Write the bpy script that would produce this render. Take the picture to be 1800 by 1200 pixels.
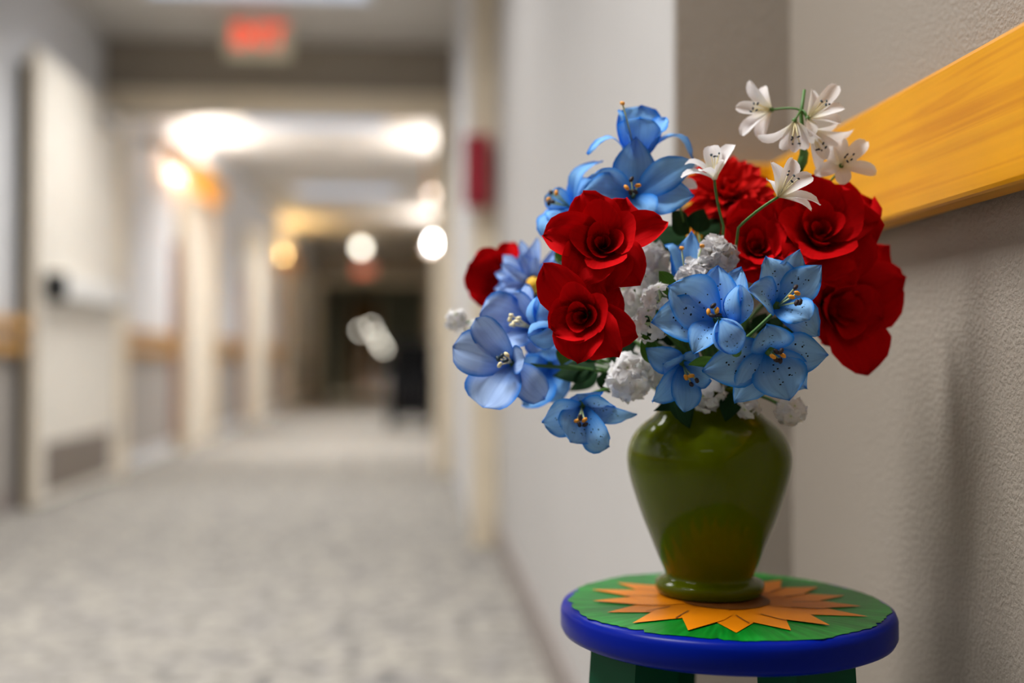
import bpy, bmesh, math, random
from mathutils import Vector, Matrix

for o in list(bpy.data.objects):
    bpy.data.objects.remove(o, do_unlink=True)
SC = bpy.context.scene
COL = SC.collection
rng = random.Random(7)

# ------------------------------------------------------------------ camera
FPX = 1950.0                      # focal length in pixels of the 1800x1200 frame
EYE = Vector((0, 0, 0.70))
VPX, VPY = 740.0, 633.0           # where the corridor vanishes
yaw = math.atan((900 - VPX) / FPX)
pit = math.atan((VPY - 600) / math.hypot(FPX, 900 - VPX))
FW = Vector((math.sin(yaw) * math.cos(pit), math.cos(yaw) * math.cos(pit), math.sin(pit)))
RT = Vector((math.cos(yaw), -math.sin(yaw), 0))
UP = RT.cross(FW)
cd = bpy.data.cameras.new('camera')
cam = bpy.data.objects.new('camera', cd)
COL.objects.link(cam)
cd.sensor_width = 36
cd.lens = FPX / 1800 * 36
cam.matrix_world = Matrix(((RT.x, UP.x, -FW.x, EYE.x), (RT.y, UP.y, -FW.y, EYE.y),
                           (RT.z, UP.z, -FW.z, EYE.z), (0, 0, 0, 1)))
cd.dof.use_dof = True
cd.dof.focus_distance = 0.80
cd.dof.aperture_fstop = 1.8
cd.clip_start = 0.02
SC.camera = cam

# ------------------------------------------------------------------ world, exposure, light levels
w = bpy.data.worlds.new('world')
SC.world = w
w.use_nodes = True
w.node_tree.nodes['Background'].inputs[0].default_value = (0.75, 0.8, 0.9, 1)
w.node_tree.nodes['Background'].inputs[1].default_value = 0.05
SC.view_settings.view_transform = 'Standard'
SC.view_settings.look = 'None'
SC.view_settings.gamma = 1
SC.view_settings.use_curve_mapping = False
SC.view_settings.exposure = 0.0
PANEL_WATTS = 40.0                # light of each ceiling panel
VALANCE_POWER = 100.0


def ray(u, v):
    return FW * FPX + RT * (u - 900) - UP * (v - 600)


def atY(u, v, y):
    d = ray(u, v)
    return EYE + d * (y / d.y)


def atX(u, v, x):
    d = ray(u, v)
    return EYE + d * (x / d.x)


def atZ(u, v, z):
    d = ray(u, v)
    return EYE + d * ((z - EYE.z) / d.z)


# ------------------------------------------------------------------ object helpers
ORIGIN = {}


def empty(name, loc, label, cat, group=None):
    o = bpy.data.objects.new(name, None)
    COL.objects.link(o)
    o.empty_display_size = 0.02
    o.location = loc
    ORIGIN[o] = Vector(loc)
    tag(o, label, cat, group)
    return o


def tag(o, label=None, cat=None, group=None, kind=None):
    if label: o['label'] = label
    if cat: o['category'] = cat
    if group: o['group'] = group
    if kind: o['kind'] = kind
    return o


def mobj(name, verts, faces, mat, parent=None, loc=None, smooth=False, uvs=None, label=None, fmats=None):
    """verts in world coordinates; stored relative to the thing's base"""
    if parent is not None:
        org = ORIGIN[parent]
    else:
        org = Vector(loc) if loc is not None else Vector((0, 0, 0))
    me = bpy.data.meshes.new(name)
    me.from_pydata([tuple(Vector(v) - org) for v in verts], [], faces)
    mats = mat if isinstance(mat, (list, tuple)) else [mat]
    for m in mats:
        me.materials.append(m)
    if fmats:
        me.polygons.foreach_set('material_index', fmats)
    if smooth:
        me.polygons.foreach_set('use_smooth', [True] * len(me.polygons))
    if uvs:
        l = me.uv_layers.new(name='UVMap')
        for lp in me.loops:
            l.data[lp.index].uv = uvs[lp.vertex_index]
    me.update()
    o = bpy.data.objects.new(name, me)
    COL.objects.link(o)
    if parent is not None:
        o.parent = parent
    else:
        o.location = org
    ORIGIN[o] = org
    if label: o['label'] = label
    return o


def box_data(lo, hi, bev=0.0, seg=2):
    bm = bmesh.new()
    bmesh.ops.create_cube(bm, size=1)
    lo, hi = Vector(lo), Vector(hi)
    c, s = (lo + hi) / 2, hi - lo
    for v in bm.verts:
        v.co = Vector((v.co.x * s.x, v.co.y * s.y, v.co.z * s.z)) + c
    if bev > 0:
        bmesh.ops.bevel(bm, geom=bm.edges[:], offset=bev, segments=seg, affect='EDGES', profile=0.5)
    bm.normal_update()
    bm.verts.index_update()
    vs = [v.co.copy() for v in bm.verts]
    fs = [[v.index for v in f.verts] for f in bm.faces]
    bm.free()
    return vs, fs


def box(name, lo, hi, mat, parent=None, bev=0.0, loc=None, label=None):
    vs, fs = box_data(lo, hi, bev)
    if parent is None and loc is None:
        loc = ((lo[0] + hi[0]) / 2, (lo[1] + hi[1]) / 2, lo[2])
    return mobj(name, vs, fs, mat, parent, loc, smooth=False, label=label)


def join(parts):
    V, F = [], []
    for vs, fs in parts:
        n = len(V)
        V += list(vs)
        F += [[i + n for i in f] for f in fs]
    return V, F


def tube_data(pts, rad, n=8, caps=True):
    pts = [Vector(p) for p in pts]
    rads = rad if isinstance(rad, (list, tuple)) else [rad] * len(pts)
    V, F = [], []
    ref = Vector((0, 0, 1))
    prev = None
    for i, p in enumerate(pts):
        t = (pts[min(i + 1, len(pts) - 1)] - pts[max(i - 1, 0)]).normalized()
        if prev is None:
            a = ref if abs(t.dot(ref)) < 0.9 else Vector((1, 0, 0))
            x = t.cross(a).normalized()
        else:
            x = (prev - t * prev.dot(t)).normalized()
        prev = x
        y = t.cross(x)
        for k in range(n):
            a = 2 * math.pi * k / n
            V.append(p + (x * math.cos(a) + y * math.sin(a)) * rads[i])
    for i in range(len(pts) - 1):
        for k in range(n):
            F.append([i * n + k, i * n + (k + 1) % n, (i + 1) * n + (k + 1) % n, (i + 1) * n + k])
    if caps:
        F.append(list(range(n))[::-1])
        F.append([(len(pts) - 1) * n + k for k in range(n)])
    return V, F


def tube(name, pts, rad, mat, parent=None, n=8, loc=None):
    V, F = tube_data(pts, rad, n)
    return mobj(name, V, F, mat, parent, loc if loc is not None else pts[0], smooth=True)


def bez(p0, p1, p2, n=8):
    return [p0 * (1 - t) ** 2 + p1 * 2 * t * (1 - t) + p2 * t * t for t in [i / n for i in range(n + 1)]]


def lathe_data(prof, c, n=64):
    V, F = [], []
    c = Vector(c)
    for r, z in prof:
        for k in range(n):
            a = 2 * math.pi * k / n
            V.append(c + Vector((r * math.cos(a), r * math.sin(a), z)))
    for i in range(len(prof) - 1):
        for k in range(n):
            F.append([i * n + k, i * n + (k + 1) % n, (i + 1) * n + (k + 1) % n, (i + 1) * n + k])
    return V, F


def ball_data(c, rx, ry=None, rz=None, n=10, m=7):
    ry = rx if ry is None else ry
    rz = rx if rz is None else rz
    c = Vector(c)
    V = [c + Vector((0, 0, -rz))]
    F = []
    for i in range(1, m):
        b = -math.pi / 2 + math.pi * i / m
        for k in range(n):
            a = 2 * math.pi * k / n
            V.append(c + Vector((rx * math.cos(b) * math.cos(a), ry * math.cos(b) * math.sin(a), rz * math.sin(b))))
    V.append(c + Vector((0, 0, rz)))
    for k in range(n):
        F.append([0, 1 + (k + 1) % n, 1 + k])
        F.append([len(V) - 1, 1 + (m - 2) * n + k, 1 + (m - 2) * n + (k + 1) % n])
    for i in range(m - 2):
        for k in range(n):
            F.append([1 + i * n + k, 1 + i * n + (k + 1) % n, 1 + (i + 1) * n + (k + 1) % n, 1 + (i + 1) * n + k])
    return V, F


# ------------------------------------------------------------------ materials
class NT:
    def __init__(s, name):
        s.m = bpy.data.materials.new(name)
        s.m.use_nodes = True
        s.t = s.m.node_tree
        s.b = s.t.nodes['Principled BSDF']
        s.out = s.t.nodes['Material Output']

    def n(s, typ, **kw):
        nd = s.t.nodes.new(typ)
        for k, v in kw.items():
            setattr(nd, k, v)
        return nd

    def l(s, a, b):
        s.t.links.new(a, b)

    def ramp(s, fac, stops, interp='LINEAR'):
        r = s.n('ShaderNodeValToRGB')
        r.color_ramp.interpolation = interp
        el = r.color_ramp.elements
        while len(el) > 1:
            el.remove(el[-1])
        el[0].position = stops[0][0]
        el[0].color = (*stops[0][1], 1)
        for p, c in stops[1:]:
            e = el.new(p)
            e.color = (*c, 1)
        s.l(fac, r.inputs[0])
        return r.outputs[0]

    def math(s, op, a, b=None):
        nd = s.n('ShaderNodeMath', operation=op)
        for i, x in enumerate((a, b)):
            if x is None: continue
            if isinstance(x, (int, float)):
                nd.inputs[i].default_value = x
            else:
                s.l(x, nd.inputs[i])
        return nd.outputs[0]

    def mix(s, fac, a, b, mode='MIX'):
        nd = s.n('ShaderNodeMix', data_type='RGBA', blend_type=mode)
        for sock, x in ((nd.inputs[0], fac), (nd.inputs[6], a), (nd.inputs[7], b)):
            if isinstance(x, (int, float)):
                sock.default_value = x
            elif isinstance(x, tuple):
                sock.default_value = (*x, 1)
            else:
                s.l(x, sock)
        return nd.outputs[2]


def plain(name, col, rough=0.6, metal=0.0, spec=0.5, coat=0.0):
    k = NT(name)
    k.b.inputs['Base Color'].default_value = (*col, 1)
    k.b.inputs['Roughness'].default_value = rough
    k.b.inputs['Metallic'].default_value = metal
    k.b.inputs['Specular IOR Level'].default_value = spec
    k.b.inputs['Coat Weight'].default_value = coat
    tc = k.n('ShaderNodeTexCoord')
    nz = k.n('ShaderNodeTexNoise')
    nz.inputs['Scale'].default_value = 14
    nz.inputs['Detail'].default_value = 3
    k.l(tc.outputs['Object'], nz.inputs['Vector'])
    c = k.ramp(nz.outputs['Fac'], [(0.3, tuple(x * 0.93 for x in col)), (0.7, tuple(min(1, x * 1.05) for x in col))])
    k.l(c, k.b.inputs['Base Color'])
    return k.m


def emit(name, col, strength):
    k = NT(name)
    e = k.n('ShaderNodeEmission')
    e.inputs[0].default_value = (*col, 1)
    e.inputs[1].default_value = strength
    k.l(e.outputs[0], k.out.inputs[0])
    return k.m


def wall_paint(name, col, bump=0.5):
    k = NT(name)
    tc = k.n('ShaderNodeTexCoord')
    n1 = k.n('ShaderNodeTexNoise')
    n1.inputs['Scale'].default_value = 240
    n1.inputs['Detail'].default_value = 3
    n1.inputs['Roughness'].default_value = 0.55
    k.l(tc.outputs['Object'], n1.inputs['Vector'])
    n2 = k.n('ShaderNodeTexNoise')
    n2.inputs['Scale'].default_value = 1.7
    k.l(tc.outputs['Object'], n2.inputs['Vector'])
    c = k.ramp(n2.outputs['Fac'], [(0.3, tuple(x * 0.97 for x in col)), (0.7, tuple(min(1, x * 1.02) for x in col))])
    k.l(c, k.b.inputs['Base Color'])
    k.b.inputs['Roughness'].default_value = 0.62
    b = k.n('ShaderNodeBump')
    b.inputs['Strength'].default_value = bump
    b.inputs['Distance'].default_value = 0.0016
    h = k.ramp(n1.outputs['Fac'], [(0.38, (0, 0, 0)), (0.62, (1, 1, 1))])
    k.l(h, b.inputs['Height'])
    k.l(b.outputs[0], k.b.inputs['Normal'])
    return k.m


def wood(name, light, dark, axis='Y', scale=1.0, rough=0.35):
    k = NT(name)
    tc = k.n('ShaderNodeTexCoord')
    mp = k.n('ShaderNodeMapping')
    sc = {'Y': (50, 1.3, 50), 'X': (1.3, 50, 50), 'Z': (50, 50, 1.3)}[axis]
    mp.inputs['Scale'].default_value = tuple(x * scale for x in sc)
    k.l(tc.outputs['Object'], mp.inputs['Vector'])
    nz = k.n('ShaderNodeTexNoise')
    nz.inputs['Scale'].default_value = 1.6
    nz.inputs['Detail'].default_value = 6
    nz.inputs['Distortion'].default_value = 0.6
    k.l(mp.outputs[0], nz.inputs['Vector'])
    big = k.n('ShaderNodeTexNoise')
    big.inputs['Scale'].default_value = 7
    k.l(tc.outputs['Object'], big.inputs['Vector'])
    c1 = k.ramp(nz.outputs['Fac'], [(0.30, dark), (0.45, light), (0.62, tuple(x * 0.92 for x in light)), (0.75, dark)])
    c2 = k.ramp(big.outputs['Fac'], [(0.3, (0.9, 0.87, 0.82)), (0.65, (1, 1, 1))])
    k.l(k.mix(1.0, c1, c2, 'MULTIPLY'), k.b.inputs['Base Color'])
    k.b.inputs['Roughness'].default_value = rough
    k.b.inputs['Specular IOR Level'].default_value = 0.3
    return k.m


def carpet(name):
    k = NT(name)
    tc = k.n('ShaderNodeTexCoord')
    a = k.n('ShaderNodeTexNoise')
    a.inputs['Scale'].default_value = 22
    a.inputs['Detail'].default_value = 4
    k.l(tc.outputs['Object'], a.inputs['Vector'])
    b = k.n('ShaderNodeTexVoronoi')
    b.inputs['Scale'].default_value = 55
    k.l(tc.outputs['Object'], b.inputs['Vector'])
    c1 = k.ramp(a.outputs['Fac'], [(0.32, (0.15, 0.15, 0.15)), (0.46, (0.34, 0.32, 0.295)), (0.60, (0.47, 0.445, 0.41)), (0.75, (0.30, 0.285, 0.28))])
    lowf = k.n('ShaderNodeTexNoise')
    lowf.inputs['Scale'].default_value = 8
    lowf.inputs['Detail'].default_value = 2
    k.l(tc.outputs['Object'], lowf.inputs['Vector'])
    c1 = k.mix(1.0, c1, k.ramp(lowf.outputs['Fac'], [(0.35, (0.74, 0.74, 0.76)), (0.6, (1.05, 1.04, 1.0))]), 'MULTIPLY')
    c2 = k.ramp(b.outputs['Color'], [(0.1, (0.72, 0.72, 0.74)), (0.5, (1, 1, 0.98)), (0.9, (0.86, 0.86, 0.84))])
    k.l(k.mix(1.0, c1, c2, 'MULTIPLY'), k.b.inputs['Base Color'])
    k.b.inputs['Roughness'].default_value = 0.95
    k.b.inputs['Specular IOR Level'].default_value = 0.1
    bp = k.n('ShaderNodeBump')
    bp.inputs['Strength'].default_value = 0.5
    bp.inputs['Distance'].default_value = 0.004
    k.l(b.outputs['Distance'], bp.inputs['Height'])
    k.l(bp.outputs[0], k.b.inputs['Normal'])
    return k.m


def petal_mat(name, body, edge, base, trans=0.25, rough=0.75, spots=None, sheen=0.0, vein=0.12, edge_at=0.72):
    """cloth petal: colour runs over its own length (UV v) and width (UV u)"""
    k = NT(name)
    uv = k.n('ShaderNodeUVMap')
    sp = k.n('ShaderNodeSeparateXYZ')
    k.l(uv.outputs[0], sp.inputs[0])
    u, v = sp.outputs[0], sp.outputs[1]
    s = k.math('ABSOLUTE', k.math('SUBTRACT', k.math('MULTIPLY', u, 2.0), 1.0))
    tc = k.n('ShaderNodeTexCoord')
    nz = k.n('ShaderNodeTexNoise')
    nz.inputs['Scale'].default_value = 60
    nz.inputs['Detail'].default_value = 3
    k.l(tc.outputs['Object'], nz.inputs['Vector'])
    jit = k.math('MULTIPLY', k.math('SUBTRACT', nz.outputs['Fac'], 0.5), 0.35)
    rim = k.math('MAXIMUM', s, k.math('POWER', v, 5.0))
    ef = k.ramp(k.math('ADD', rim, jit), [(edge_at, (0, 0, 0)), (1.0, (1, 1, 1))])
    bf = k.ramp(k.math('ADD', v, jit), [(0.05, (1, 1, 1)), (0.5, (0, 0, 0))])
    c = k.mix(ef, body, edge)
    c = k.mix(bf, c, base)
    # lengthwise veins
    st = k.n('ShaderNodeCombineXYZ')
    k.l(k.math('MULTIPLY', u, 16.0), st.inputs[0])
    k.l(k.math('MULTIPLY', v, 1.5), st.inputs[1])
    vn = k.n('ShaderNodeTexNoise')
    vn.inputs['Scale'].default_value = 1.0
    k.l(st.outputs[0], vn.inputs['Vector'])
    vc = k.ramp(vn.outputs['Fac'], [(0.35, (1 - vein, 1 - vein, 1 - vein * 0.6)), (0.6, (1, 1, 1))])
    c = k.mix(1.0, c, vc, 'MULTIPLY')
    if spots:
        sv = k.n('ShaderNodeCombineXYZ')
        k.l(k.math('MULTIPLY', u, 9.0), sv.inputs[0])
        k.l(k.math('MULTIPLY', v, 14.0), sv.inputs[1])
        vo = k.n('ShaderNodeTexVoronoi')
        vo.inputs['Scale'].default_value = 1.0
        k.l(sv.outputs[0], vo.inputs['Vector'])
        dot = k.math('LESS_THAN', vo.outputs['Distance'], 0.22)
        zone = k.math('MULTIPLY', k.math('LESS_THAN', s, 0.55),
                      k.math('MULTIPLY', k.math('GREATER_THAN', v, 0.22), k.math('LESS_THAN', v, 0.68)))
        c = k.mix(k.math('MULTIPLY', dot, zone), c, spots)
    k.l(c, k.b.inputs['Base Color'])
    k.b.inputs['Roughness'].default_value = rough
    k.b.inputs['Specular IOR Level'].default_value = 0.06
    k.b.inputs['Sheen Weight'].default_value = sheen
    k.b.inputs['Sheen Roughness'].default_value = 0.5
    bp = k.n('ShaderNodeBump')
    bp.inputs['Strength'].default_value = 0.25
    bp.inputs['Distance'].default_value = 0.0008
    k.l(vn.outputs['Fac'], bp.inputs['Height'])
    k.l(bp.outputs[0], k.b.inputs['Normal'])
    tr = k.n('ShaderNodeBsdfTranslucent')
    k.l(c, tr.inputs[0])
    mx = k.n('ShaderNodeMixShader')
    mx.inputs[0].default_value = trans
    k.l(k.b.outputs[0], mx.inputs[1])
    k.l(tr.outputs[0], mx.inputs[2])
    k.l(mx.outputs[0], k.out.inputs[0])
    return k.m


M = {}
M['wall'] = wall_paint('wall_paint', (0.545, 0.53, 0.515), 0.3)
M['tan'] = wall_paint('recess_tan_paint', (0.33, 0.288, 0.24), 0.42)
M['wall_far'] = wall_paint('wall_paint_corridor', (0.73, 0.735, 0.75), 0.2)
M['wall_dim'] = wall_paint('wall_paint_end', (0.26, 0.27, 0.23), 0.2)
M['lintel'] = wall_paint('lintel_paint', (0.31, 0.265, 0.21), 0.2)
M['wainscot'] = wall_paint('wainscot_paint', (0.38, 0.35, 0.32), 0.2)
M['ceiling'] = wall_paint('ceiling_paint', (0.60, 0.57, 0.53), 0.3)
M['carpet'] = carpet('speckled_carpet')
M['cream'] = plain('cream_paint', (0.82, 0.71, 0.54), 0.45)
M['door'] = plain('door_paint', (0.82, 0.77, 0.68), 0.45)
M['base'] = plain('baseboard_vinyl', (0.30, 0.26, 0.24), 0.5)
M['oak'] = wood('honey_wood', (0.82, 0.37, 0.006), (0.66, 0.26, 0.003), 'Y')
M['oakx'] = wood('honey_wood_return', (0.82, 0.37, 0.006), (0.66, 0.26, 0.003), 'X')
M['oakfar'] = wood('corridor_rail_wood', (0.58, 0.31, 0.07), (0.42, 0.20, 0.035), 'Y')
M['browndoor'] = wood('brown_door_wood', (0.30, 0.14, 0.03), (0.18, 0.075, 0.015), 'Z')
M['dark'] = plain('dark_rubber_and_shade', (0.008, 0.009, 0.01), 0.8, 0, 0.1)  # also the painted shade behind the open door leaf
M['black'] = plain('black_vinyl', (0.004, 0.004, 0.005), 0.6, 0, 0.15)
M['steel'] = plain('brushed_steel', (0.55, 0.55, 0.54), 0.35, 0.9)
M['kick'] = plain('kick_plate_bronze', (0.22, 0.18, 0.15), 0.45, 0.3)
M['maroon'] = plain('maroon_paint', (0.32, 0.010, 0.025), 0.5)
M['guard'] = plain('reddish_corner_guard', (0.36, 0.17, 0.13), 0.5)
M['white'] = plain('white_plastic', (0.78, 0.77, 0.74), 0.5)
M['pinkgrey'] = plain('pale_laminate', (0.50, 0.42, 0.37), 0.5)
M['panel'] = emit('panel_diffuser', (0.80, 0.86, 1.0), 0.75)
M['tube'] = emit('tube_light', (1.0, 0.97, 0.93), VALANCE_POWER)
M['tubewarm'] = emit('tube_light_warm', (1.0, 0.66, 0.25), VALANCE_POWER)
M['bulb'] = emit('bulb_light', (1.0, 0.93, 0.78), 9)
M['exitred'] = emit('exit_letters_lit', (1.0, 0.07, 0.03), 1.6)
M['exitface'] = plain('exit_sign_face', (0.78, 0.72, 0.52), 0.5)

# stool and vase
def stool_top_paint():
    k = NT('green_brushed_paint')
    tc = k.n('ShaderNodeTexCoord')
    gr = k.n('ShaderNodeSeparateXYZ')
    k.l(tc.outputs['Object'], gr.inputs[0])
    ang = k.math('ARCTAN2', gr.outputs[1], gr.outputs[0])
    cv = k.n('ShaderNodeCombineXYZ')
    k.l(k.math('MULTIPLY', ang, 22.0), cv.inputs[0])
    rad = k.math('SQRT', k.math('ADD', k.math('POWER', gr.outputs[0], 2.0), k.math('POWER', gr.outputs[1], 2.0)))
    k.l(k.math('MULTIPLY', rad, 20.0), cv.inputs[1])
    nz = k.n('ShaderNodeTexNoise')
    nz.inputs['Scale'].default_value = 1.0
    nz.inputs['Detail'].default_value = 3
    k.l(cv.outputs[0], nz.inputs['Vector'])
    c = k.ramp(nz.outputs['Fac'], [(0.3, (0.0, 0.13, 0.008)), (0.55, (0.0, 0.21, 0.015)), (0.75, (0.01, 0.30, 0.035))])
    k.l(c, k.b.inputs['Base Color'])
    k.b.inputs['Specular IOR Level'].default_value = 0.22
    k.b.inputs['Roughness'].default_value = 0.33
    b = k.n('ShaderNodeBump')
    b.inputs['Strength'].default_value = 0.3
    b.inputs['Distance'].default_value = 0.001
    k.l(nz.outputs['Fac'], b.inputs['Height'])
    k.l(b.outputs[0], k.b.inputs['Normal'])
    return k.m


M['sgreen'] = stool_top_paint()
M['sblue'] = plain('cobalt_paint', (0.0, 0.010, 0.25), 0.3, 0, 0.1)
M['sorange'] = plain('orange_paint', (0.80, 0.24, 0.002), 0.38, 0, 0.2)
M['sline'] = plain('brown_brush_line', (0.20, 0.06, 0.005), 0.5)
M['sleg'] = plain('dark_green_paint', (0.001, 0.075, 0.03), 0.45, 0, 0.12)
M['vase'] = plain('olive_green_glaze', (0.095, 0.125, 0.0), 0.10, 0, 0.2, 0.0)

# flowers
M['lily'] = petal_mat('blue_cloth_petal', (0.25, 0.55, 0.97), (0.015, 0.25, 0.84), (0.02, 0.26, 0.84))
M['lilyspot'] = petal_mat('blue_spotted_cloth_petal', (0.29, 0.58, 0.97), (0.015, 0.27, 0.86), (0.02, 0.27, 0.86), spots=(0.006, 0.004, 0.01))
M['lilypale'] = petal_mat('pale_blue_cloth_petal', (0.42, 0.60, 0.95), (0.03, 0.22, 0.74), (0.04, 0.22, 0.72))
M['red'] = petal_mat('red_velvet_petal', (0.58, 0.001, 0.003), (0.66, 0.002, 0.004), (0.34, 0.0, 0.002), 0.15, 0.8, vein=0.12)
M['dahlia'] = petal_mat('scarlet_cloth_petal', (0.62, 0.008, 0.006), (0.66, 0.01, 0.008), (0.36, 0.002, 0.003), 0.2, 0.7, vein=0.15)
M['whitepetal'] = petal_mat('white_cloth_petal', (0.95, 0.94, 0.93), (0.95, 0.94, 0.93), (0.88, 0.84, 0.64), 0.35, 0.7, vein=0.08)
M['floret'] = petal_mat('white_floret_petal', (0.93, 0.92, 0.91), (0.93, 0.92, 0.91), (0.90, 0.88, 0.80), 0.4, 0.7, vein=0.05)
M['leaf'] = petal_mat('green_cloth_leaf', (0.07, 0.17, 0.02), (0.05, 0.14, 0.018), (0.10, 0.20, 0.03), 0.2, 0.6, vein=0.3)
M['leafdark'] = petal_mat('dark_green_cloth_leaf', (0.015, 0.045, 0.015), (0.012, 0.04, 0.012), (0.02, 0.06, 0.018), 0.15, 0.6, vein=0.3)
M['stem'] = plain('green_plastic_stem', (0.07, 0.19, 0.03), 0.5)
M['filament'] = plain('pale_green_filament', (0.50, 0.62, 0.30), 0.5)
M['cream_fil'] = plain('cream_filament', (0.85, 0.76, 0.45), 0.5)
M['anther'] = plain('orange_anther', (0.80, 0.33, 0.02), 0.6)
M['anther_dark'] = plain('dark_anther', (0.02, 0.008, 0.01), 0.6)
M['anther_blue'] = plain('teal_black_anther', (0.008, 0.03, 0.05), 0.5)
M['yellow'] = plain('yellow_eye', (0.85, 0.48, 0.02), 0.7)

# ================================================================== THE SETTING
XL, XR, XC, XS = -1.90, 0.43, 0.291, 0.20   # left wall, recess wall, column face, stepped-out wall
YC, YS, YF, YE, YEND = 1.267, 4.20, 6.80, 19.4, 26.0
ZC = 2.63
YB = -5.0


def struct(o):
    o['kind'] = 'structure'
    return o


struct(box('floor', (XL - .15, YB - .1, -.1), (0.75, YEND + .1, 0), M['carpet'], loc=(0, 0, 0)))
struct(box('ceiling', (XL - .15, YB - .1, ZC), (0.75, YEND + .1, ZC + .1), M['ceiling'], loc=(0, 0, ZC)))
wl = struct(box('wall_left', (XL - .15, YB, 0), (XL, YE, ZC), M['wall_far'], loc=(XL, 0, 0)))
box('wainscot', (XL, YB, 0.10), (XL + .006, YE, 0.80), M['wainscot'], wl)
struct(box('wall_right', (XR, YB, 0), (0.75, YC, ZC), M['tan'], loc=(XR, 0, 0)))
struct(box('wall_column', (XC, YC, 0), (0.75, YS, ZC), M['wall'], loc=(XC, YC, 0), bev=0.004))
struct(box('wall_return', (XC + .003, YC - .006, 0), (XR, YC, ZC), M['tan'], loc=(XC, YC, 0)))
wr2 = struct(box('wall_right_corridor', (XS, YS, 0), (0.75, YE, ZC), M['wall_far'], loc=(XS, YS, 0), bev=0.004))
box('end_casing', (XS - .012, YS - .02, 0), (XC - .002, YS - .0005, ZC), M['cream'], wr2, 0.003)
struct(box('wall_back', (XL, YB - .1, 0), (XR, YB, ZC), M['wall'], loc=(0, YB, 0)))
struct(box('baseboard_left', (XL + .0, YB, 0), (XL + .014, YF, 0.10), M['base']))
struct(box('baseboard_column', (XC - .012, YC, 0), (XC, YS - .02, 0.10), M['base'], bev=0.002))
struct(box('baseboard_right', (XR - .012, YB, 0), (XR, YC - .012, 0.10), M['base'], bev=0.002))
struct(box('baseboard_return', (XC - .012, YC - .018, 0), (XR - .012, YC - .006, 0.10), M['base'], bev=0.002))

# cross wall with the open fire doors
OPL, OPR, OPH = -1.79, 0.085, 2.20
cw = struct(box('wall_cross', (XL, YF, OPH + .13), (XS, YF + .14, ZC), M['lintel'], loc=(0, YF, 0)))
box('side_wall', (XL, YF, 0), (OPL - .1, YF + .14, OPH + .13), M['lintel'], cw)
t1 = struct(box('trim_1', (OPL - .1, YF - .03, OPH), (XS - .002, YF + .17, OPH + .13), M['cream'], bev=0.006))
box('jamb', (OPR, YF - .03, 0), (XS - .002, YF + .17, OPH), M['cream'], t1, 0.006)
box('jamb', (OPL - .1, YF - .03, 0), (OPL, YF + .17, OPH), M['cream'], t1, 0.006)

# open door leaf standing along the left wall
DX0, DX1, DY0, DY1, DZ = -1.845, -1.795, 5.36, 6.74, 2.17
d1 = struct(box('door_1', (DX0, DY0, 0.012), (DX1, DY1, DZ), M['door'], bev=0.003, loc=(DX0, DY0, 0)))
box('edge_strip', (DX0 + .006, DY0 - .004, 0.012), (DX1 - .002, DY0, DZ), M['cream'], d1)
box('gap_shade_strip', (XL + .004, DY0 + .06, 0.012), (DX0, DY0 + .09, DZ - .06), M['dark'], d1)  # black strip standing in for the shade between leaf and wall
box('kick_plate', (DX1, DY0 + .12, 0.06), (DX1 + .004, DY1 - .14, 0.30), M['kick'], d1, 0.001)
pb = box('push_bar', (DX1 + .02, DY0 + .16, 1.00), (DX1 + .085, DY1 - .22, 1.11), M['white'], d1, 0.012)
box('bar_end_cap', (DX1, DY0 + .09, 0.985), (DX1 + .09, DY0 + .16, 1.12), M['dark'], pb, 0.008)
box('bar_end_cap', (DX1, DY1 - .22, 0.985), (DX1 + .09, DY1 - .16, 1.12), M['steel'], pb, 0.008)
box('bar_housing', (DX1, DY0 + .16, 1.02), (DX1 + .02, DY1 - .22, 1.09), M['steel'], pb)
cl = box('door_closer', (DX1, DY1 - .40, 2.02), (DX1 + .06, DY1 - .12, 2.10), M['steel'], d1, 0.008)
tube('closer_arm', [(DX1 + .05, DY1 - .2, 2.11), (-1.42, YF - .12, 2.13), (-1.15, YF - .05, 2.17)], 0.014, M['steel'], cl)
for z in (0.25, 1.1, 1.95):
    box('hinge', (DX1 - .01, DY1, z), (DX1 + .012, DY1 + .03, z + .12), M['steel'], d1)

# doorway casings along the corridor beyond, each with a corner guard
for i, (y, pr, wd) in enumerate(((8.75, .10, .20), (12.0, .09, .18), (15.3, .09, .2))):
    c = struct(box('trim_%d' % (i + 2), (XL, y, 0), (XL + pr, y + wd, 2.12), M['cream'], bev=0.004))
    box('corner_guard', (XL, y - .10, 0.1), (XL + .03, y - .03, 1.6), M['guard'], c, 0.003)
    box('casing_head', (XL, y + wd, 2.02), (XL + pr, y + wd + 1.0, 2.12), M['cream'], c, 0.004)
    box('far_jamb', (XL, y + wd + .92, 0), (XL + pr, y + wd + 1.0, 2.02), M['cream'], c, 0.004)
    dd = struct(box('door_%d' % (i + 2), (XL + .008, y + wd, 0.01), (XL + .04, y + wd + .92, 2.02), M['door'], bev=0.003))
    tube('door_handle', [(XL + .04, y + wd + .08, 1.0), (XL + .09, y + wd + .08, 1.0), (XL + .09, y + wd + .2, 1.0)], 0.011, M['steel'], dd)

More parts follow.
